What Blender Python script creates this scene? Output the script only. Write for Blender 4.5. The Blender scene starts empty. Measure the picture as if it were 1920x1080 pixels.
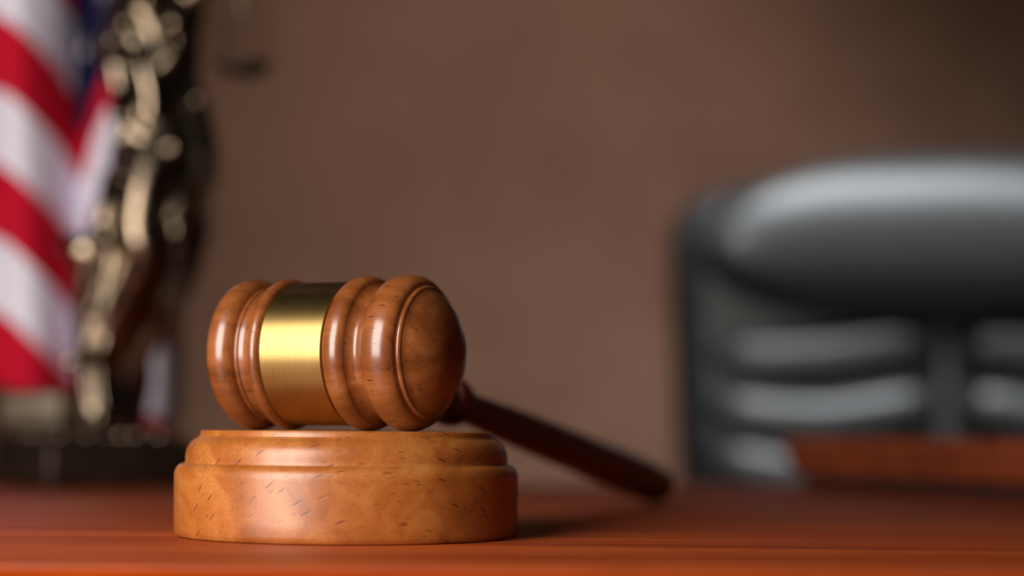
import bpy, bmesh, math, random
from mathutils import Vector, Matrix, Quaternion
random.seed(7)
PI = math.pi
# ------------------------------------------------------------------ camera, world, lights
# layout is in centimetres on the desk top: x right, y away from the camera, z above the desk
DESK = 0.75
def W(x, y, z): return Vector((x/100, y/100, DESK + z/100))
scn = bpy.context.scene
C = scn.collection
FPX = 3400.0
cd = bpy.data.cameras.new('camera'); cam = bpy.data.objects.new('camera', cd); C.objects.link(cam)
cd.sensor_width = 36; cd.lens = FPX/1920*36
cd.shift_y = (811-540)/1920
cd.clip_start = 0.01
cam.location = W(0, 0, 2.90)
cam.rotation_euler = (PI/2, 0, 0)
cam.rotation_euler.rotate_axis('Z', math.radians(0.5))
cd.dof.use_dof = True; cd.dof.focus_distance = 0.475; cd.dof.aperture_fstop = 4.4; cd.dof.aperture_blades = 9
scn.camera = cam
vs = scn.view_settings
vs.view_transform = 'Standard'; vs.look = 'None'; vs.exposure = 0.0; vs.gamma = 1; vs.use_curve_mapping = False

wd = bpy.data.worlds.new('world'); scn.world = wd; wd.use_nodes = True
bg = wd.node_tree.nodes['Background']; bg.inputs[0].default_value = (0.9, 0.78, 0.7, 1); bg.inputs[1].default_value = 0.008

def area(name, loc, target, sx, sy, power, col=(1, 1, 1), spread=180):
    l = bpy.data.lights.new(name, 'AREA'); l.shape = 'RECTANGLE'; l.size = sx; l.size_y = sy; l.energy = power; l.color = col
    l.spread = math.radians(spread)
    o = bpy.data.objects.new(name, l); C.objects.link(o); o.location = loc
    o.rotation_euler = (target-loc).to_track_quat('-Z', 'Y').to_euler(); return o
G = W(-4.9, 50.5, 4)
def around(az, el, d):
    a = math.radians(az); e = math.radians(el)
    return G + Vector((math.sin(a)*math.cos(e), -math.cos(a)*math.cos(e), math.sin(e)))*d
area('window_light', around(-37, 18, 0.82), G, 0.50, 0.72, 14, (1, 0.95, 0.88))
area('ceiling_panel_light', W(38, 95, 130), W(41, 176, 12), 0.9, 0.6, 8.5, (0.93, 0.97, 1), 58)
def spot(name, loc, target, power, size, blend, col, rad=0.1):
    l = bpy.data.lights.new(name, 'SPOT'); l.energy = power; l.spot_size = math.radians(size); l.spot_blend = blend; l.color = col; l.shadow_soft_size = rad
    o = bpy.data.objects.new(name, l); C.objects.link(o); o.location = loc
    o.rotation_euler = (target-loc).to_track_quat('-Z', 'Y').to_euler(); return o
spot('wall_spot_light', W(5, 150, 150), W(3, 262, 18), 68, 57, 1.0, (1, 0.895, 0.82))

# ------------------------------------------------------------------ materials
def lin(c):
    return tuple((v/255/12.92 if v/255 <= 0.04045 else ((v/255+0.055)/1.055)**2.4) for v in c) + (1,)
class NT:
    def __init__(s, name):
        s.m = bpy.data.materials.new(name); s.m.use_nodes = True; s.t = s.m.node_tree
        s.b = s.t.nodes['Principled BSDF']
    def n(s, kind, **kw):
        nd = s.t.nodes.new('ShaderNode'+kind)
        for k, v in kw.items():
            if hasattr(nd, k) and not isinstance(nd.inputs.get(k), bpy.types.NodeSocket): setattr(nd, k, v)
            else: nd.inputs[k].default_value = v
        return nd
    def l(s, a, b): s.t.links.new(a, b)
    def set(s, **kw):
        for k, v in kw.items(): s.b.inputs[k.replace('_', ' ')].default_value = v
        return s
    def ramp(s, fac, pts):
        r = s.n('ValToRGB'); e = r.color_ramp.elements
        while len(e) < len(pts): e.new(0.5)
        for i, (p, c) in enumerate(pts): e[i].position = p; e[i].color = c
        s.l(fac, r.inputs[0]); return r.outputs[0]
    def coords(s, scale, rot=(0, 0, 0), loc=(0, 0, 0)):
        tc = s.n('TexCoord'); mp = s.n('Mapping'); mp.vector_type = 'POINT'
        mp.inputs['Scale'].default_value = scale; mp.inputs['Rotation'].default_value = rot; mp.inputs['Location'].default_value = loc
        s.l(tc.outputs['Object'], mp.inputs[0]); return mp.outputs[0]
    def rotcoords(s, rot, scale):
        a = s.coords((1, 1, 1), rot); mp = s.n('Mapping'); mp.inputs['Scale'].default_value = scale
        s.l(a, mp.inputs[0]); return mp.outputs[0]
    def noise(s, vec, scale=1.0, detail=3, rough=0.5, dist=0):
        nd = s.n('TexNoise'); nd.inputs['Scale'].default_value = scale; nd.inputs['Detail'].default_value = detail
        nd.inputs['Roughness'].default_value = rough; nd.inputs['Distortion'].default_value = dist
        s.l(vec, nd.inputs['Vector']); return nd.outputs['Fac']
    def mix(s, fac, a, b, mode='MIX'):
        m = s.n('Mix'); m.data_type = 'RGBA'; m.blend_type = mode
        for sock, v in ((m.inputs[0], fac), (m.inputs[6], a), (m.inputs[7], b)):
            if isinstance(v, bpy.types.NodeSocket): s.l(v, sock)
            else: sock.default_value = v
        return m.outputs[2]
    def math(s, op, a, b=0.0, clamp=False):
        m = s.n('Math'); m.operation = op; m.use_clamp = clamp
        for sock, v in ((m.inputs[0], a), (m.inputs[1], b)):
            if isinstance(v, bpy.types.NodeSocket): s.l(v, sock)
            else: sock.default_value = v
        return m.outputs[0]
    def bump(s, h, strength, dist):
        b = s.n('Bump'); b.inputs['Strength'].default_value = strength; b.inputs['Distance'].default_value = dist
        s.l(h, b.inputs['Height']); s.l(b.outputs[0], s.b.inputs['Normal'])

def fleck_mask(s, rot, across, along, thr, keep=0.0, warp=0.0):
    """short dark pores: stretched cells of `across` x `along` metres, elongated along local Z after rot"""
    v = s.rotcoords(rot, (1/across, 1/across, 1/along))
    vo = s.n('TexVoronoi'); vo.inputs['Scale'].default_value = 1.0; s.l(v, vo.inputs['Vector'])
    d = vo.outputs['Distance']
    sep = s.n('SeparateColor'); s.l(vo.outputs['Color'], sep.inputs[0])
    near = s.math('SUBTRACT', 1.0, s.math('DIVIDE', d, thr), True)
    near = s.math('MULTIPLY', near, 2.2, True)
    on = s.math('GREATER_THAN', sep.outputs[0], keep)
    return s.math('MULTIPLY', near, on)

def beech(name, dark, mid, light, fleckcol, grainrot, fleckrot, across, along, rough, coat, keep=0.25, thr=0.16, fl=0.75, crough=0.16):
    s = NT(name)
    g = s.rotcoords(grainrot, (95, 95, 14))
    n1 = s.noise(g, 1.0, 4, 0.6, 0.6)
    col = s.ramp(n1, [(0.28, dark), (0.5, mid), (0.74, light)])
    fine = s.noise(s.rotcoords(grainrot, (1600, 1600, 500)), 1.0, 2, 0.6)
    col = s.mix(0.35, col, s.ramp(fine, [(0.3, (0.45, 0.45, 0.45, 1)), (0.7, (1, 1, 1, 1))]), 'MULTIPLY')
    f = fleck_mask(s, fleckrot, across, along, thr, keep)
    f2 = fleck_mask(s, fleckrot, across*0.55, along*0.6, thr, 0.5)
    ff = s.math('MAXIMUM', f, s.math('MULTIPLY', f2, 0.8))
    col = s.mix(s.math('MULTIPLY', ff, fl), col, fleckcol)
    s.l(col, s.b.inputs['Base Color'])
    rv = s.noise(s.rotcoords(grainrot, (300, 300, 120)), 1.0, 3)
    s.l(s.math('ADD', s.math('MULTIPLY', rv, 0.16), rough-0.08), s.b.inputs['Roughness'])
    turned = s.noise(s.coords((25, 25, 5200)), 1.0, 2, 0.6)
    h = s.math('ADD', s.math('SUBTRACT', s.math('MULTIPLY', fine, 0.12), ff), s.math('MULTIPLY', turned, 0.22))
    s.bump(h, 0.25, 0.0002)
    s.set(Coat_Weight=coat, Coat_Roughness=crough, Specular_IOR_Level=0.5)
    return s.m

M = {}
FLAKE = tuple(Vector((-0.28, 0.68, 0.68)).normalized().rotation_difference(Vector((0, 0, 1))).to_euler('XYZ'))
M['block'] = beech('block_wood', lin((148, 78, 26)), lin((172, 98, 40)), lin((192, 122, 60)), lin((104, 44, 14)),
                   (math.radians(75), 0, math.radians(8)), FLAKE, 0.0095, 0.0015, 0.40, 0.4, 0.0, 0.2, 0.75, 0.3)
M['head'] = beech('gavel_wood', lin((108, 54, 22)), lin((144, 80, 38)), lin((170, 103, 55)), lin((60, 24, 10)),
                  (0, 0, 0), (0, 0, 0), 0.0019, 0.013, 0.33, 0.6, 0.3, 0.17, 0.75)
M['handle'] = beech('handle_wood', lin((76, 24, 12)), lin((100, 34, 16)), lin((116, 44, 20)), lin((44, 12, 8)),
                    (0, 0, 0), (0, 0, 0), 0.002, 0.012, 0.4, 0.3, 0.4, 0.13, 0.6)

s = NT('brass'); s.set(Metallic=1.0, Anisotropic=0.6, Anisotropic_Rotation=0.25)
tn = s.n('Tangent'); tn.direction_type = 'RADIAL'; tn.axis = 'Z'; s.l(tn.outputs[0], s.b.inputs['Tangent'])
streak = s.noise(s.coords((70, 70, 9000)), 1.0, 3, 0.7)
scr = s.noise(s.rotcoords((0.5, 0.35, 0), (500, 500, 9000)), 1.0, 2, 0.5)
s.l(s.ramp(streak, [(0.3, lin((178, 144, 82))), (0.7, lin((202, 170, 110)))]), s.b.inputs['Base Color'])
s.l(s.math('ADD', s.math('MULTIPLY', streak, 0.14), 0.33), s.b.inputs['Roughness'])
s.bump(s.math('ADD', streak, s.math('MULTIPLY', scr, 0.6)), 0.10, 0.00006)
M['brass'] = s.m

def deskwood(name, dark, mid, light, rough, coat, scale=(3.2, 55, 55), spec=0.5):
    s = NT(name)
    n1 = s.noise(s.coords(scale), 1.0, 5, 0.62, 0.4)
    col = s.ramp(n1, [(0.3, dark), (0.52, mid), (0.75, light)])
    fine = s.noise(s.coords((60, 900, 900)), 1.0, 3, 0.6)
    col = s.mix(0.45, col, s.ramp(fine, [(0.3, (0.5, 0.42, 0.4, 1)), (0.6, (1, 1, 1, 1))]), 'MULTIPLY')
    s.l(col, s.b.inputs['Base Color'])
    s.l(s.math('ADD', s.math('MULTIPLY', fine, 0.15), rough), s.b.inputs['Roughness'])
    s.bump(fine, 0.12, 0.0002)
    s.set(Coat_Weight=coat, Coat_Roughness=0.3, Specular_IOR_Level=spec)
    return s.m
M['desk'] = deskwood('desk_wood', lin((116, 40, 14)), lin((156, 66, 25)), lin((184, 88, 38)), 0.40, 0.0, spec=0.32)
M['desk_edge'] = deskwood('desk_edge_wood', lin((138, 48, 8)), lin((160, 60, 11)), lin((174, 72, 16)), 0.7, 0.0, spec=0.0)
M['box_wood'] = deskwood('box_wood', lin((104, 44, 20)), lin((126, 56, 26)), lin((140, 66, 32)), 0.5, 0.0, (8, 60, 60))
M['box_dark'] = deskwood('box_base_wood', lin((40, 16, 10)), lin((52, 22, 12)), lin((60, 26, 14)), 0.6, 0.0)

s = NT('wall_plaster')
a = s.noise(s.coords((7, 7, 7)), 1.0, 5, 0.6); b = s.noise(s.coords((60, 60, 60)), 1.0, 3)
s.l(s.mix(0.25, s.ramp(a, [(0.35, lin((108, 76, 58))), (0.65, lin((122, 88, 70)))]), s.ramp(b, [(0.3, lin((96, 66, 50))), (0.7, lin((128, 93, 75)))])), s.b.inputs['Base Color'])
s.set(Roughness=0.85); s.bump(b, 0.3, 0.003); M['wall'] = s.m
s = NT('floor_carpet'); s.l(s.ramp(s.noise(s.coords((300, 300, 300)), 1, 2), [(0.3, lin((48, 36, 30))), (0.7, lin((66, 52, 44)))]), s.b.inputs['Base Color']); s.set(Roughness=0.95); M['floor'] = s.m
s = NT('trim_wood'); s.set(Base_Color=lin((60, 34, 22)), Roughness=0.5); M['trim'] = s.m

s = NT('black_leather')
nl = s.noise(s.coords((420, 420, 420)), 1.0, 3, 0.6)
s.l(s.ramp(nl, [(0.3, lin((24, 25, 26))), (0.7, lin((32, 33, 34)))]), s.b.inputs['Base Color'])
s.set(Roughness=0.46, Specular_IOR_Level=0.6); s.bump(nl, 0.25, 0.0008); M['leather'] = s.m
s = NT('black_plastic'); s.set(Base_Color=lin((22, 23, 24)), Roughness=0.5); M['plastic'] = s.m
s = NT('chrome'); s.set(Base_Color=(0.6, 0.6, 0.6, 1), Metallic=1.0, Roughness=0.2); M['chrome'] = s.m

s = NT('bronze')
nb = s.noise(s.coords((90, 90, 90)), 1.0, 4, 0.6)
s.l(s.ramp(nb, [(0.3, lin((92, 80, 70))), (0.7, lin((172, 152, 128)))]), s.b.inputs['Base Color'])
s.l(s.math('ADD', s.math('MULTIPLY', nb, 0.16), 0.17), s.b.inputs['Roughness']); s.set(Metallic=1.0); s.bump(nb, 0.2, 0.001); M['bronze'] = s.m
s = NT('bronze_dark')
s.l(s.ramp(s.noise(s.coords((120, 120, 120)), 1, 3), [(0.3, lin((42, 32, 26))), (0.7, lin((66, 52, 42)))]), s.b.inputs['Base Color']); s.set(Roughness=0.42, Metallic=0.6); M['bronze_dark'] = s.m
s = NT('book_pages')
s.l(s.ramp(s.noise(s.coords((20, 20, 900)), 1, 3), [(0.35, lin((88, 76, 62))), (0.65, lin((140, 126, 108)))]), s.b.inputs['Base Color']); s.set(Roughness=0.45, Metallic=0.3); M['pages'] = s.m

s = NT('flag_cloth')         # stripes and canton by the cloth's own coordinates
uv = s.n('UVMap'); sx = s.n('SeparateXYZ'); s.l(uv.outputs[0], sx.inputs[0])
st = s.math('FRACT', s.math('MULTIPLY', sx.outputs[1], 6.5))
isred = s.math('LESS_THAN', st, 0.5)
col = s.mix(isred, lin((226, 222, 236)), lin((186, 8, 40)))
canton = s.math('MULTIPLY', s.math('LESS_THAN', sx.outputs[0], 0.4), s.math('LESS_THAN', sx.outputs[1], 8.4/13))
col = s.mix(canton, col, lin((12, 17, 54)))
s.l(col, s.b.inputs['Base Color']); s.set(Roughness=0.85, Specular_IOR_Level=0.2)
s.b.inputs['Transmission Weight'].default_value = 0
M['flag'] = s.m
s = NT('flag_star'); s.set(Base_Color=lin((226, 222, 236)), Roughness=0.75); M['star'] = s.m
s = NT('gold_pole'); s.set(Base_Color=lin((150, 110, 50)), Metallic=0.8, Roughness=0.35); M['pole'] = s.m

# ------------------------------------------------------------------ helpers
def link(name, me, mat, parent=None, smooth=True):
    o = bpy.data.objects.new(name, me); C.objects.link(o)
    if mat: me.materials.append(mat)
    if smooth: me.shade_smooth()
    if parent: o.parent = parent
    return o
def mesh(name, verts, faces, mat, parent=None, smooth=True):
    me = bpy.data.meshes.new(name); me.from_pydata([tuple(v) for v in verts], [], faces); me.update()
    return link(name, me, mat, parent, smooth)
def frombm(name, bm, mat, parent=None, smooth=True):
    bmesh.ops.recalc_face_normals(bm, faces=bm.faces)
    me = bpy.data.meshes.new(name); bm.to_mesh(me); bm.free(); return link(name, me, mat, parent, smooth)
def sharp(o, deg=35):
    o.data.set_sharp_from_angle(angle=math.radians(deg)); return o
def thing(name, loc, label, cat, group=None, rotz=0):
    o = bpy.data.objects.new(name, None); C.objects.link(o); o.location = loc; o.rotation_euler = (0, 0, rotz)
    o.empty_display_size = 0.02; tag(o, label, cat, group); return o
def tag(o, label, cat, group=None):
    o['label'] = label; o['category'] = cat
    if group: o['group'] = group
    return o
def catmull(pts, n):
    out = []
    for i in range(len(pts)-1):
        p0 = pts[max(i-1, 0)]; p1 = pts[i]; p2 = pts[i+1]; p3 = pts[min(i+2, len(pts)-1)]
        for k in range(n):
            t = k/n
            out.append(tuple(0.5*((2*b)+(-a+c)*t+(2*a-5*b+4*c-d)*t*t+(-a+3*b-3*c+d)*t**3) for a, b, c, d in zip(p0, p1, p2, p3)))
    out.append(tuple(pts[-1])); return out
def arc(cx, cy, rx, ry, a0, a1, n=12):
    return [(cx+rx*math.cos(math.radians(a0+(a1-a0)*k/n)), cy+ry*math.sin(math.radians(a0+(a1-a0)*k/n))) for k in range(n+1)]
def lathe(name, prof, mat, parent=None, seg=96, sc=0.01, deg=32):
    """prof: (radius, height) in cm, revolved about local Z"""
    v = []; f = []; rows = []
    for r, z in prof:
        if r < 1e-5: rows.append([len(v)]); v.append((0, 0, z*sc))
        else:
            rows.append(list(range(len(v), len(v)+seg)))
            v += [(r*sc*math.cos(2*PI*k/seg), r*sc*math.sin(2*PI*k/seg), z*sc) for k in range(seg)]
    for a, b in zip(rows, rows[1:]):
        for k in range(seg):
            k2 = (k+1) % seg
            if len(a) == 1 and len(b) == 1: continue
            if len(a) == 1: f.append((a[0], b[k2], b[k]))
            elif len(b) == 1: f.append((a[k], a[k2], b[0]))
            else: f.append((a[k], a[k2], b[k2], b[k]))
    o = mesh(name, v, f, mat, parent); bm = bmesh.new(); bm.from_mesh(o.data)
    bmesh.ops.recalc_face_normals(bm, faces=bm.faces); bm.to_mesh(o.data); bm.free(); o.data.shade_smooth(); sharp(o, deg); return o
def add_tube(bm, pts, rad, seg=12, cap=True, flat=1.0):
    """tube through pts (Vectors); rad = number or list"""
    n = len(pts); rad = rad if isinstance(rad, (list, tuple)) else [rad]*n
    rings = []; up = Vector((0, 0, 1)); prev = None
    for i, p in enumerate(pts):
        t = (pts[min(i+1, n-1)]-pts[max(i-1, 0)]).normalized()
        if prev is None:
            r = t.cross(up) if abs(t.dot(up)) < 0.95 else t.cross(Vector((0, 1, 0)))
        else: r = prev - t*prev.dot(t)
        r.normalize(); prev = r; b = t.cross(r)
        rings.append([bm.verts.new(p+(r*math.cos(2*PI*k/seg)+b*math.sin(2*PI*k/seg)*flat)*rad[i]) for k in range(seg)])
    for a, b in zip(rings, rings[1:]):
        for k in range(seg): bm.faces.new((a[k], a[(k+1) % seg], b[(k+1) % seg], b[k]))
    if cap: bm.faces.new(rings[0][::-1]); bm.faces.new(rings[-1])
def add_ball(bm, c, r, sx=1, sy=1, sz=1, sub=3):
    m = Matrix.Translation(c) @ Matrix.Diagonal((sx, sy, sz, 1))
    bmesh.ops.create_icosphere(bm, subdivisions=sub, radius=r, matrix=m)
def add_box(bm, x0, x1, y0, y1, z0, z1, bev=0.0, seg=2, mat=Matrix()):
    r = bmesh.ops.create_cube(bm, size=1, matrix=mat @ Matrix.Translation(((x0+x1)/2, (y0+y1)/2, (z0+z1)/2)) @ Matrix.Diagonal((x1-x0, y1-y0, z1-z0, 1)))
    if bev > 0:
        es = {e for v in r['verts'] for e in v.link_edges}
        bmesh.ops.bevel(bm, geom=list(es), offset=bev, segments=seg, profile=0.5, affect='EDGES', clamp_overlap=True)
def box(name, x0, x1, y0, y1, z0, z1, mat, parent=None, bev=0.0, seg=2):
    bm = bmesh.new(); add_box(bm, x0, x1, y0, y1, z0, z1, bev, seg)
    o = frombm(name, bm, mat, parent, bev > 0)
    if bev > 0: sharp(o, 50)
    return o
def struct(o): o['kind'] = 'structure'; return o

# ------------------------------------------------------------------ the room
struct(box('floor', -5.0, 5.0, -1.5, 2.72, -0.05, 0.0, M['floor']))
struct(box('wall_back', -5.0, 5.0, 2.62, 2.72, 0.0, 2.9, M['wall']))
struct(box('baseboard_back', -5.0, 5.0, 2.605, 2.62, 0.0, 0.09, M['trim'], bev=0.003))

# ------------------------------------------------------------------ desk
desk = thing('desk', (0, 0.71, 0), 'large red brown cherry wood desk with a lighter rounded front edge', 'desk')
y0, y1 = 0.386-0.71, 1.04-0.71
box('desktop', -0.95, 0.95, y0, y1, DESK-0.03, DESK, M['desk'], desk, 0.0004)
bm = bmesh.new()                                   # rounded lipping along the front
add_tube(bm, [Vector((-0.95, y0+0.004, DESK-0.0151)), Vector((0.95, y0+0.004, DESK-0.0151))], 0.0149, 48)
frombm('edge_moulding', bm, M['desk_edge'], desk)
for sx in (-1, 1): box('side_panel', sx*0.9-0.015, sx*0.9+0.015, y0+0.03, y1-0.03, 0, DESK-0.03, M['desk'], desk, 0.001)
box('modesty_panel', -0.885, 0.885, y1-0.1, y1-0.08, 0.2, DESK-0.03, M['desk'], desk, 0.001)

# ------------------------------------------------------------------ sound block
prof = [(0, 0), (4.60, 0), (4.68, 0.03), (4.73, 0.10), (4.75, 0.2)]
prof += [(4.75, 0.5), (4.75, 1.0), (4.75, 1.62)] + arc(4.49, 1.66, 0.26, 0.33, 4, 82, 10)
prof += [(4.475, 2.0), (4.455, 2.04), (4.45, 2.10)] + arc(3.98, 2.16, 0.47, 0.56, 4, 72, 12)
prof += [(4.10, 2.73), (4.07, 2.74), (4.06, 2.77), (4.05, 2.84), (4.02, 2.885), (3.97, 2.9), (2, 2.9), (0, 2.9)]
sb = lathe('sound_block', prof, M['block'], None, 128); sb.location = W(-4.57, 50.5, 0)
tag(sb, 'round honey brown beech sound block with stepped rim under the gavel', 'sound block')

# ------------------------------------------------------------------ gavel
R0 = 2.14; CG = Vector((-4.98, 50.5, 2.903+R0)); ED = Vector((5.93, 73.3, 0.80))
gv = thing('gavel', W(CG.x, CG.y, 2.9), 'wooden judge gavel with brass band lying across the sound block', 'gavel')
hd = Vector((ED.x-CG.x, ED.y-CG.y, 0)).normalized(); ax = Vector((hd.y, -hd.x, 0))
right = [(0.77, 1.90), (0.80, 1.90), (0.83, 1.93)]     # (t, r)
def bead(t0, t1, r0, r1, rc, n=14):                     # convex ring from (t0,r0) over rc to (t1,r1)
    out = []
    for k in range(n+1):
        u = k/n; a = PI*u; base = r0+(r1-r0)*u
        out.append((t0+(t1-t0)*(1-math.cos(a))/2, base+(rc-(r0+r1)/2)*math.sin(a)))
    return out
def cove(pts): return catmull(pts, 6)
def end(t0, t1, tr, rise):
    e = [(t0, 1.82)] + bead(t0, t1, 1.82, 1.83, R0, 22)[1:] + [(t1+0.02, 1.80)] + bead(t1+0.02, tr, 1.80, 1.73, 1.815, 8)[1:] + [(tr+0.005, 1.71)]
    return e + [(tr+0.01+rise*(1-(1-k/14)**2.6), 1.71*(1-k/14)) for k in range(1, 15)]
endR = end(1.93, 2.96, 3.10, 0.70); endL = end(2.06, 2.93, 3.03, 0.5)
side_r = bead(0.82, 1.48, 1.93, 1.93, R0, 16) + cove([(1.48, 1.93), (1.56, 1.84), (1.70, 1.77), (1.84, 1.78), (1.93, 1.82)])[1:]
side_l = bead(1.16, 1.56, 1.94, 1.93, R0-0.02, 14) + cove([(1.56, 1.93), (1.62, 1.87), (1.76, 1.82), (1.93, 1.84)])[1:] + bead(1.94, 2.08, 1.86, 1.84, 1.90, 6)[1:]
full = [(r, -t) for t, r in reversed(side_l + endL[1:])] + [(1.90, -1.15), (1.90, 0.0), (1.90, 0.79)] + [(r, t) for t, r in side_r + endR[1:]]
full[0] = (0, full[0][1]); full[-1] = (0, full[-1][1])
qa = Vector((0, 0, 1)).rotation_difference(ax)
def place(o, c, q):                                     # c in desk cm, parent at gv
    o.location = W(*c) - gv.location; o.rotation_mode = 'QUATERNION'; o.rotation_quaternion = q
hdm = lathe('head', full, M['head'], gv, 128, deg=40); place(hdm, CG, qa)
bandp = [(1.91, -1.15), (1.985, -1.15), (1.995, -1.14), (1.995, -0.5), (1.995, 0), (1.995, 0.4), (1.995, 0.755), (1.985, 0.765), (1.91, 0.765)]
bd = lathe('brass_band', bandp, M['brass'], gv, 160); place(bd, CG, qa); bd['label'] = 'brushed brass band around the head'
hv = ED - CG; L = hv.length; qh = Vector((0, 0, 1)).rotation_difference(hv.normalized())
hp = [(0.50, 1.2), (0.58, 1.9), (0.60, 4.5), (0.60, 6.4)] + [(r, z) for z, r in bead(6.55, 7.55, 0.60, 0.53, 0.80, 12)]
hp += catmull([(0.52, 7.6), (0.52, 8.6), (0.58, 10.2), (0.655, 12.5), (0.74, 17.0), (0.80, 21.0), (0.82, 23.2), (0.79, 24.4), (0.70, 25.1), (0.52, 25.55), (0.25, 25.75), (0, 25.8)], 5)
hp = [(r, z*(L+0.6)/25.8) for r, z in hp]; hp[0] = (0.5, hp[0][1]); hp.insert(0, (0, hp[0][1])); hp[-1] = (0, hp[-1][1])
hn = lathe('handle', hp, M['handle'], gv, 48); place(hn, CG, qh); hn['label'] = 'dark red brown tapered handle'

# ------------------------------------------------------------------ low wooden box at the right
A = Vector((14.9, 99.0)); Bv = Vector((21.9, 80.0)); d2 = (Bv-A).normalized(); n2 = Vector((-d2.y, d2.x))
if n2.x < 0: n2 = -n2
wb = thing('wooden_box', W(A.x, A.y, 0), 'low reddish brown wooden box with flared sides and recessed foot on the desk', 'wooden box')
Lx, Wy = 30.0, 20.0
def quadloop(off, z): return [(A + d2*u + n2*w, z) for u, w in ((-off, -off), (Lx+off, -off), (Lx+off, Wy+off), (-off, Wy+off))]
def loopmesh(name, loops, mat, parent, bev):
    bm = bmesh.new(); rows = []
    for off, z in loops: rows.append([bm.verts.new(W(p.x, p.y, zz)-parent.location) for p, zz in quadloop(off, z)])
    for a, b in zip(rows, rows[1:]):
        for k in range(4): bm.faces.new((a[k], a[(k+1) % 4], b[(k+1) % 4], b[k]))
    bm.faces.new(rows[0][::-1]); bm.faces.new(rows[-1])
    bmesh.ops.bevel(bm, geom=bm.edges[:], offset=bev, segments=3, profile=0.5, affect='EDGES', clamp_overlap=True)
    return sharp(frombm(name, bm, mat, parent), 40)
loopmesh('box_body', [(-0.35, 0.80), (-0.1, 1.6), (0.05, 2.02)], M['box_wood'], wb, 0.0008)
loopmesh('box_lid', [(0.10, 2.04), (0.15, 2.78)], M['box_wood'], wb, 0.0015)
loopmesh('foot', [(-0.8, 0.0), (-0.8, 0.81)], M['box_dark'], wb, 0.0005)

# ------------------------------------------------------------------ office chair
CX, CY = 41.0, 172.0
ch = thing('office_chair', (CX/100, 1.85, 0), 'black padded leather office chair standing behind the desk', 'chair')
co = ch.location
def zc(py): return 2.9 + (818-py)*0.0506
def superell(bm, c, a, b, cc, e1, e2, nu=24, nv=48, fn=None):
    rows = []
    sg = lambda v, e: math.copysign(abs(v)**e, v)
    for i in range(nu+1):
        u = -PI/2+PI*i/nu; row = []
        for j in range(nv):
            v = 2*PI*j/nv
            p = Vector((a*sg(math.cos(u), e1)*sg(math.cos(v), e2), b*sg(math.cos(u), e1)*sg(math.sin(v), e2), cc*sg(math.sin(u), e1)))
            if fn: p = fn(p)
            row.append(bm.verts.new(c+p))
        rows.append(row)
    for a_, b_ in zip(rows, rows[1:]):
        for k in range(nv): bm.faces.new((a_[k], a_[(k+1) % nv], b_[(k+1) % nv], b_[k]))
    bmesh.ops.remove_doubles(bm, verts=bm.verts[:], dist=1e-6)
def cw(x, y, z): return W(x, y, z)-co
# shell with an arched top
bm = bmesh.new(); outline = []
top, bot, hw = zc(290), -30.0, 25.9
for k in range(13):
    a = PI-PI/2*k/12; outline.append((-hw+5.5+5.5*math.cos(a), top-3.0-5.5+5.5*math.sin(a)))
for k in range(1, 25):
    x = -hw+5.5+(2*(hw-5.5))*k/24
    outline.append((x, top-3.0+3.0*(1-(x/(hw-5.5))**2)))
for k in range(1, 13):
    a = PI/2-PI/2*k/12; outline.append((hw-5.5+5.5*math.cos(a), top-3.0-5.5+5.5*math.sin(a)))
outline += [(hw-2.5, bot), (-hw+2.5, bot)]
rows = []
for off, yy in ((3.0, -0.3), (2.0, 0.3), (1.0, 1.3), (0.3, 2.6), (0.0, 3.8), (0.0, 4.5), (1.0, 5.6), (2.5, 6.0)):
    rows.append([bm.verts.new(cw(CX+x*(1-off/25), CY+yy, (z+1)*(1-off/30)-1 if z > 0 else z+off)) for x, z in outline])
for a_, b_ in zip(rows, rows[1:]):
    for k in range(len(outline)): bm.faces.new((a_[k], a_[(k+1) % len(outline)], b_[(k+1) % len(outline)], b_[k]))
bm.faces.new(rows[0]); bm.faces.new(rows[-1][::-1])
sharp(frombm('backrest', bm, M['leather'], ch), 60)
bm = bmesh.new()
hz0, hz1 = zc(612), zc(294)
def hfn(p):
    q = p.copy(); q.z += -1.6*(p.x/0.225)**2*0.01*(1 if p.z > 0 else 0.2); return q
superell(bm, cw(CX, CY-0.5, (hz0+hz1)/2), 0.234, 0.070, (hz1-hz0)/200, 0.82, 0.3, 36, 72, hfn)
frombm('headrest', bm, M['leather'], ch)
z = zc(618); k = 0
while z > -28:
    for sgn in (-1, 1):
        bm = bmesh.new(); hgt = 5.5
        def rfn(p, sgn=sgn, k=k):
            q = p.copy(); u = p.x/0.105*sgn; q.z -= 0.012*math.cos(u*1.4) + 0.006*math.sin(2.1*u+k); q.y += 0.012*max(0, u)**3*(-1 if p.y < 0 else 0)*-1
            return q
        superell(bm, cw(CX+sgn*11.9, CY-0.3, z-hgt/2+1.0), 0.104, 0.034, hgt/200*1.02, 0.75, 0.4, 14, 40, rfn)
        frombm('back_cushion', bm, M['leather'], ch)
    z -= 5.45; k += 1
bm = bmesh.new(); superell(bm, cw(CX, CY-0.2, (zc(600)-28)/2), 0.013, 0.022, (zc(600)+28)/200, 0.3, 0.6, 24, 20)
frombm('centre_strip', bm, M['leather'], ch)
bm = bmesh.new(); superell(bm, Vector((0, -0.33+0.05, 0.46)), 0.26, 0.26, 0.055, 0.5, 0.45); frombm('seat', bm, M['leather'], ch)
bm = bmesh.new(); add_tube(bm, [Vector((0, -0.28, 0.10)), Vector((0, -0.28, 0.42))], 0.028, 20); frombm('gas_lift', bm, M['chrome'], ch)
bm = bmesh.new(); add_box(bm, -0.04, 0.04, -0.25, -0.06, 0.395, 0.415, 0.004); add_box(bm, -0.04, 0.04, -0.08, -0.06, 0.395, 0.52, 0.004); frombm('back_bracket', bm, M['plastic'], ch, False)
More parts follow.
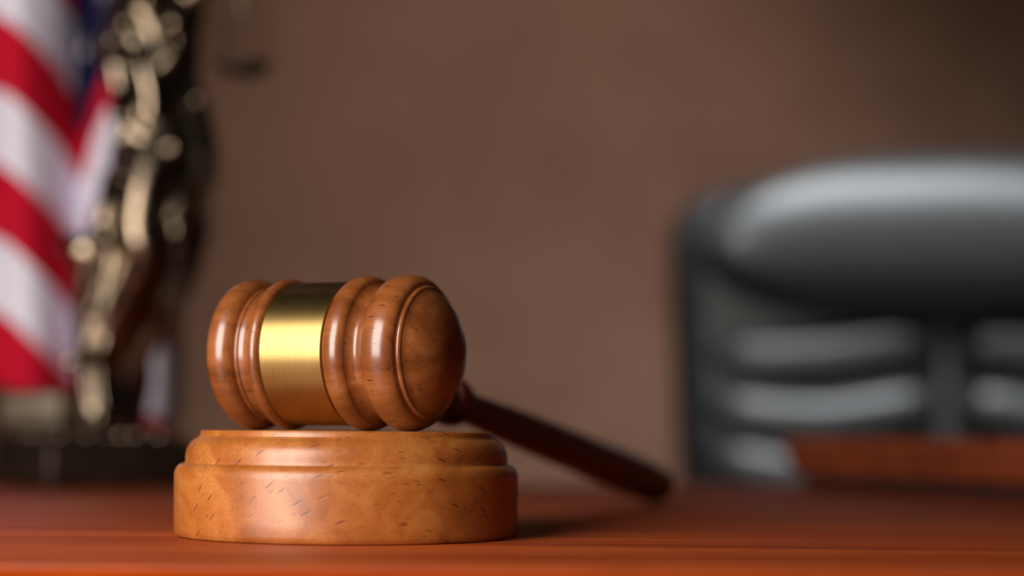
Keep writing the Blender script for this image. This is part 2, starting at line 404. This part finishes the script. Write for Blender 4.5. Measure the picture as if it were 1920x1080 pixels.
for i in range(5):
    a = 2*PI*i/5+0.3; dx, dy = math.cos(a), math.sin(a)
    bm = bmesh.new(); add_tube(bm, [Vector((0, -0.28, 0.115)), Vector((dx*0.15, -0.28+dy*0.15, 0.10)), Vector((dx*0.3, -0.28+dy*0.3, 0.075))], [0.028, 0.022, 0.017], 12)
    lg = frombm('base_leg', bm, M['plastic'], ch)
    bm = bmesh.new()
    for w in (-0.014, 0.014):
        cc = Vector((dx*0.3-dy*w, -0.28+dy*0.3+dx*w, 0.028)); dd = Vector((-dy, dx, 0))*0.009
        add_tube(bm, [cc-dd, cc+dd], 0.028, 18)
    add_tube(bm, [Vector((dx*0.3, -0.28+dy*0.3, 0.028)), Vector((dx*0.3, -0.28+dy*0.3, 0.07))], 0.006, 8)
    frombm('caster', bm, M['plastic'], lg)

# ------------------------------------------------------------------ statue of justice (figure, scales, sword, book, base)
SD = 91.0; KS = SD/FPX
stt = thing('justice_statue', W(-20.0, SD, 0), 'dark bronze statue of robed justice holding scales and sword on a plinth', 'statue')
so = stt.location
def SP(px, py, dy=0.0):                       # point of the statue: measured on its own plane, dy cm behind it
    return W((px-960)*KS, SD+dy, 2.9+(804.5-py)*KS) - so
cm = KS/100
bm = bmesh.new()
secs = [(-42, 290, 30, 26), (-20, 290, 70, 38), (10, 290, 84, 48), (60, 288, 80, 52), (110, 296, 74, 50), (150, 300, 72, 50), (200, 302, 80, 56), (260, 303, 92, 64),
        (330, 304, 96, 70), (390, 286, 92, 74), (450, 262, 92, 76), (520, 244, 88, 74), (590, 226, 80, 70), (650, 206, 62, 62), (710, 198, 54, 58), (770, 206, 58, 60), (800, 210, 62, 62)]
dense = catmull(secs, 6); NS = 72; rows = []
for i, (py, cx_, hw_, dp) in enumerate(dense):
    row = []; low = max(0, min(1, (py-100)/200))
    for k in range(NS):
        a = 2*PI*k/NS
        tw = 0.006*(py-200)
        fold = 1+low*(0.075*math.sin(8*a+tw*2.1+0.5*math.sin(3*a))+0.045*math.sin(13*a-tw*3))+(1-low)*0.05*math.sin(6*a+py*0.03)
        row.append(bm.verts.new(SP(cx_+hw_*math.cos(a)*fold, py, dp*KS*math.sin(a)*fold*(1-0.6*max(0, math.cos(a)) if math.sin(a) < 0 else 1))))
    rows.append(row)
for a_, b_ in zip(rows, rows[1:]):
    for k in range(NS): bm.faces.new((a_[k], a_[(k+1) % NS], b_[(k+1) % NS], b_[k]))
bm.faces.new(rows[0]); bm.faces.new(rows[-1][::-1])
def T(pts, rad, n=6, seg=14):
    d = catmull([tuple(p)+(r,) for p, r in zip(pts, rad)], n)
    add_tube(bm, [SP(p[0], p[1], p[2]) for p in d], [max(p[3], 1)*cm for p in d], seg)
# neck and head
T([(290, -30, 0), (290, -95, 0)], [26, 23]); add_ball(bm, SP(290, -135, -0.2), 46*cm, 0.82, 0.95, 1.12)
add_ball(bm, SP(290, -150, 1.2), 44*cm, 0.95, 0.8, 0.9); add_ball(bm, SP(290, -165, 2.0), 24*cm); add_ball(bm, SP(288, -128, -1.45), 9*cm, 0.7, 1, 1.4)
T([(252, -146, -0.8), (290, -148, -1.35), (328, -146, -0.8)], [9, 9, 9])            # blindfold
# forward thigh, knee and shin under the robe
T([(318, 250, -1.2), (286, 345, -2.0), (276, 440, -2.5), (284, 490, -2.4), (225, 590, -1.3), (168, 668, -0.8)], [44, 42, 36, 32, 26, 22])
T([(330, 300, 0.8), (340, 420, 0.9), (318, 540, 0.6), (250, 680, 0.2), (225, 780, 0)], [50, 46, 36, 26, 22])
T([(150, 690, -3.0), (180, 672, -2.6), (200, 676, -2.0)], [12, 18, 20])             # forward foot
T([(200, 785, -2.6), (220, 780, -1.5), (230, 770, -0.5)], [12, 20, 20])             # standing foot
# robe folds and gathered cloth
T([(232, 30, -1.5), (262, 90, -2.0), (284, 160, -2.0), (292, 220, -2.0), (270, 275, -1.8)], [16, 22, 18, 18, 14])
T([(350, 40, -1.0), (330, 110, -1.6), (296, 150, -1.9)], [16, 18, 12])
T([(226, 180, -1.2), (240, 240, -1.9), (300, 285, -2.2), (350, 290, -1.8)], [14, 18, 14, 14])
T([(215, 330, -1.2), (212, 420, -2.0), (175, 520, -1.6), (160, 620, -0.8)], [18, 24, 24, 18])
T([(140, 455, -1.2), (165, 480, -1.8), (200, 450, -1.8)], [20, 24, 20])
T([(230, 620, 1.2), (252, 700, 1.2), (238, 790, 1.0)], [30, 26, 24])
for px, py, dy, r in ((285, 22, -2.2, 20), (245, 62, -2.0, 16), (332, 62, -1.9, 22), (240, 236, -2.2, 17), (243, 272, -2.1, 15), (336, 290, -2.3, 17), (372, 194, -1.0, 12), (222, 452, -2.6, 22), (335, 40, -1.4, 20)):  # round bumps, not cloth: added to catch highlights that blur into discs
    add_ball(bm, SP(px, py, dy), r*cm, sub=2)
# arms: one raised to the scales, one down to the sword
T([(352, -10, 0), (392, -70, -0.6), (372, -150, -1.2), (347, -210, -1.4)], [27, 23, 18, 13]); add_ball(bm, SP(346, -222, -1.4), 15*cm)
T([(225, -8, 0), (206, 90, 0.4), (222, 190, 0.2)], [26, 22, 18]); T([(362, 250, 0.5), (350, 350, -0.5), (340, 420, -1.2)], [22, 18, 13])
add_ball(bm, SP(340, 436, -1.4), 15*cm)
for k in range(4):
    T([(328+0*k, 424+k*8, -1.5), (338, 424+k*8, -2.1), (350, 425+k*8, -1.8)], [4, 4.5, 4], 3, 8)
    T([(335, -236+k*8, -1.5), (346, -237+k*8, -2.1), (357, -236+k*8, -1.6)], [4, 4.5, 4], 3, 8)
me = bpy.data.meshes.new('figure'); bm.to_mesh(me); bm.free()
fig = link('figure', me, M['bronze'], stt)
rm = fig.modifiers.new('remesh', 'REMESH'); rm.mode = 'VOXEL'; rm.voxel_size = 0.0011; rm.use_smooth_shade = True
sm = fig.modifiers.new('smooth', 'SMOOTH'); sm.factor = 0.5; sm.iterations = 4
# scales
bm = bmesh.new(); bp = [SP(236, -222, -3.8), SP(290, -232, -2.6), SP(346, -236, -1.4), SP(402, -232, -0.2), SP(456, -222, 1.0)]
add_tube(bm, bp, [2.5*cm, 4*cm, 6*cm, 4*cm, 2.5*cm], 10); add_ball(bm, SP(346, -252, -1.4), 9*cm, sub=2)
sc_ = frombm('scale_beam', bm, M['bronze'], stt)
for px, pd in ((238, -3.7), (446, 0.9)):
    c = SP(px, 130 if pd < 0 else 121, pd); hub = SP(px, -222, pd); R = 53*cm
    vv = []; rows = []; bm = bmesh.new()
    for r, zz in [(0.02, -15), (0.5, -13), (0.85, -4), (1.0, 11), (0.96, 11), (0.8, 0), (0.45, -6), (0.02, -8)]:
        rows.append([bm.verts.new(c+Vector((R*r*math.cos(2*PI*k/32), R*r*math.sin(2*PI*k/32), zz*cm))) for k in range(32)])
    for a_, b_ in zip(rows, rows[1:]):
        for k in range(32): bm.faces.new((a_[k], a_[(k+1) % 32], b_[(k+1) % 32], b_[k]))
    bm.faces.new(rows[0]); bm.faces.new(rows[-1])
    frombm('scale_pan', bm, M['bronze_dark'], sc_)
    bm = bmesh.new()
    for q in range(3):
        a = 2*PI*q/3+0.5; e = c+Vector((R*0.97*math.cos(a), R*0.97*math.sin(a), 7*cm))
        add_tube(bm, [hub, e], 1.6*cm, 6)
    frombm('pan_chain', bm, M['bronze'], sc_)
# sword with its point on the plinth
bm = bmesh.new(); add_tube(bm, [SP(341, 470, -1.3), SP(340, 620, -0.7), SP(339, 770, -0.1), SP(339, 803, 0.0)], [10*cm, 9*cm, 8*cm, 2*cm], 4, True, 0.4)
sw = frombm('sword_blade', bm, M['bronze_dark'], stt, False)
bm = bmesh.new(); add_tube(bm, [SP(341, 400, -1.5), SP(341, 470, -1.3)], 6*cm, 10); add_tube(bm, [SP(312, 468, -1.3), SP(370, 468, -1.3)], 5*cm, 8); add_ball(bm, SP(341, 395, -1.5), 9*cm, sub=2)
frombm('sword_hilt', bm, M['bronze'], sw)
# plinth (corner towards the camera), rough ground, book
def rotbox(name, c, ang, hx, hy, z0, z1, mat, bev, parent):
    bm = bmesh.new(); add_box(bm, -hx, hx, -hy, hy, z0, z1, bev, 3)
    bmesh.ops.rotate(bm, verts=bm.verts[:], cent=(0, 0, 0), matrix=Matrix.Rotation(ang, 3, 'Z'))
    bmesh.ops.translate(bm, verts=bm.verts[:], vec=c)
    return sharp(frombm(name, bm, mat, parent), 40)
pc = W(-21.15, 91.74, 0)-so; ang = math.radians(40)
pl = rotbox('plinth', pc, ang, 0.041, 0.034, 0.0, 0.0205, M['bronze_dark'], 0.003, stt)
rotbox('plinth_step', pc, ang, 0.0385, 0.0315, 0.0205, 0.0255, M['bronze_dark'], 0.001, pl)
bm = bmesh.new()
for i in range(70):
    u, w = random.uniform(-0.034, 0.034), random.uniform(-0.027, 0.027)
    p = Matrix.Rotation(ang, 3, 'Z') @ Vector((u, w, 0)); add_ball(bm, pc+p+Vector((0, 0, 0.0255)), random.uniform(0.003, 0.006), 1.2, 1.2, 0.75, 2)
frombm('rough_ground', bm, M['bronze'], stt)
bc = SP(98, 766, -0.7); bang = math.radians(-22); bc.z = 0
zb = 0.0285
rotbox('book_cover', bc, bang, 0.0180, 0.0160, zb, zb+0.0022, M['bronze_dark'], 0.0005, stt)
rotbox('book_pages', bc, bang, 0.0170, 0.0152, zb+0.0022, zb+0.0172, M['pages'], 0.001, stt)['label'] = 'pale page block'
rotbox('book_cover', bc, bang, 0.0180, 0.0160, zb+0.0172, zb+0.0194, M['bronze_dark'], 0.0005, stt)

# ------------------------------------------------------------------ flag on its stand behind the statue
FD = 100.0; KF = FD/FPX
fl = thing('desk_flag', W((236-960)*KF, 100.3, 0), 'red white and blue stars and stripes flag draped behind the statue', 'flag')
fo = fl.location
path = [(236, 100.3, 60), (300, 101.4, 120), (326, 100.6, 190), (285, 98.9, 185), (240, 100.6, 150), (207, 99.0, 22), (178, 100.9, 62), (152, 102.6, 145), (128, 101.5, 118), (90, 99.4, 76), (40, 98.2, 31),
        (0, 98.6, 0), (-40, 100.6, -20), (-80, 102.0, -45), (-125, 100.4, -60), (-165, 98.8, -80)]
dp = catmull(path, 8); arcs = [0.0]
for p, q in zip(dp, dp[1:]): arcs.append(arcs[-1]+math.hypot((p[0]-q[0])*KF, p[1]-q[1]))
a140 = arcs[min(range(57, 72), key=lambda i: abs(dp[i][0]-133))]
TOT = arcs[-1]; ucant = a140/TOT
SW = 4.02; HO = SW*13; zA = 2.9+(804-46)*KF; ztop = zA+8*SW
def cloth(i, b):                                 # i index along path, b 0..1 down the hoist
    px, d, sag = dp[i]
    z = ztop-b*HO-sag*KF
    wob = 0.35*math.sin(b*9+i*0.21)*min(1, i/8)
    return W((px-960)*d/FPX, d+wob, z)-fo
NB = 60; verts = [cloth(i, j/NB) for i in range(len(dp)) for j in range(NB+1)]
faces = [(i*(NB+1)+j, (i+1)*(NB+1)+j, (i+1)*(NB+1)+j+1, i*(NB+1)+j+1) for i in range(len(dp)-1) for j in range(NB)]
cl = mesh('cloth', verts, faces, M['flag'], fl)
uvl = cl.data.uv_layers.new(name='UVMap')
def uof(i):
    a = arcs[i]
    return 0.4*a/a140 if a <= a140 else 0.4+0.6*(a-a140)/(TOT-a140)
for lp in cl.data.loops:
    i, j = divmod(lp.vertex_index, NB+1); uvl.data[lp.index].uv = (uof(i), (j/NB)*1.0)
md = cl.modifiers.new('thickness', 'SOLIDIFY'); md.thickness = 0.0005; md.offset = 0
ia = [i for i in range(len(dp)) if arcs[i] <= a140]
def cl_u(a):                                    # cloth point at arc length a
    i = max(k for k in range(len(arcs)) if arcs[k] <= a+1e-9); i = min(i, len(arcs)-2); t = (a-arcs[i])/max(arcs[i+1]-arcs[i], 1e-6); return i, t
for rI in range(9):
    n = 6 if rI % 2 == 0 else 5
    for k in range(n):
        ac = a140*((k*2+1+(rI % 2))/12); bb = (rI+1)/10*8/13; vs_ = []
        for side in (-1, 1):
            for q in range(10):
                r = (0.36 if q % 2 == 0 else 0.145)*a140/12; an = PI/2+q*PI/5
                i, t = cl_u(min(max(ac+r*math.cos(an), 0), a140)); b2 = bb-r*math.sin(an)/HO
                p = cloth(i, b2).lerp(cloth(i+1, b2), t); nn = (cloth(i+1, b2)-cloth(i, b2)).cross(Vector((0, 0, 1))).normalized()
                vs_.append(p+nn*0.0006*side)
        f_ = [tuple(range(10)), tuple(range(19, 9, -1))] + [(q, (q+1) % 10, 10+(q+1) % 10, 10+q) for q in range(10)]
        mesh('star', vs_, f_, M['star'], cl, False)
bm = bmesh.new(); add_tube(bm, [Vector((0, 0, 0.014)), Vector((0, 0, 0.62))], 0.0035, 14); pole = frombm('pole', bm, M['pole'], fl)
fb = lathe('stand', [(0, 0), (3.2, 0), (3.3, 0.2), (3.2, 0.6), (2.4, 1.0), (1.0, 1.3), (0.7, 2.0), (0.6, 2.6), (0, 2.6)], M['bronze_dark'], fl, 40)
fn_ = lathe('finial', [(0, 0), (0.5, 0.1), (0.8, 0.7), (0.5, 1.4), (0.15, 2.2), (0, 2.4)], M['pole'], pole, 24); fn_.location = (0, 0, 0.62)
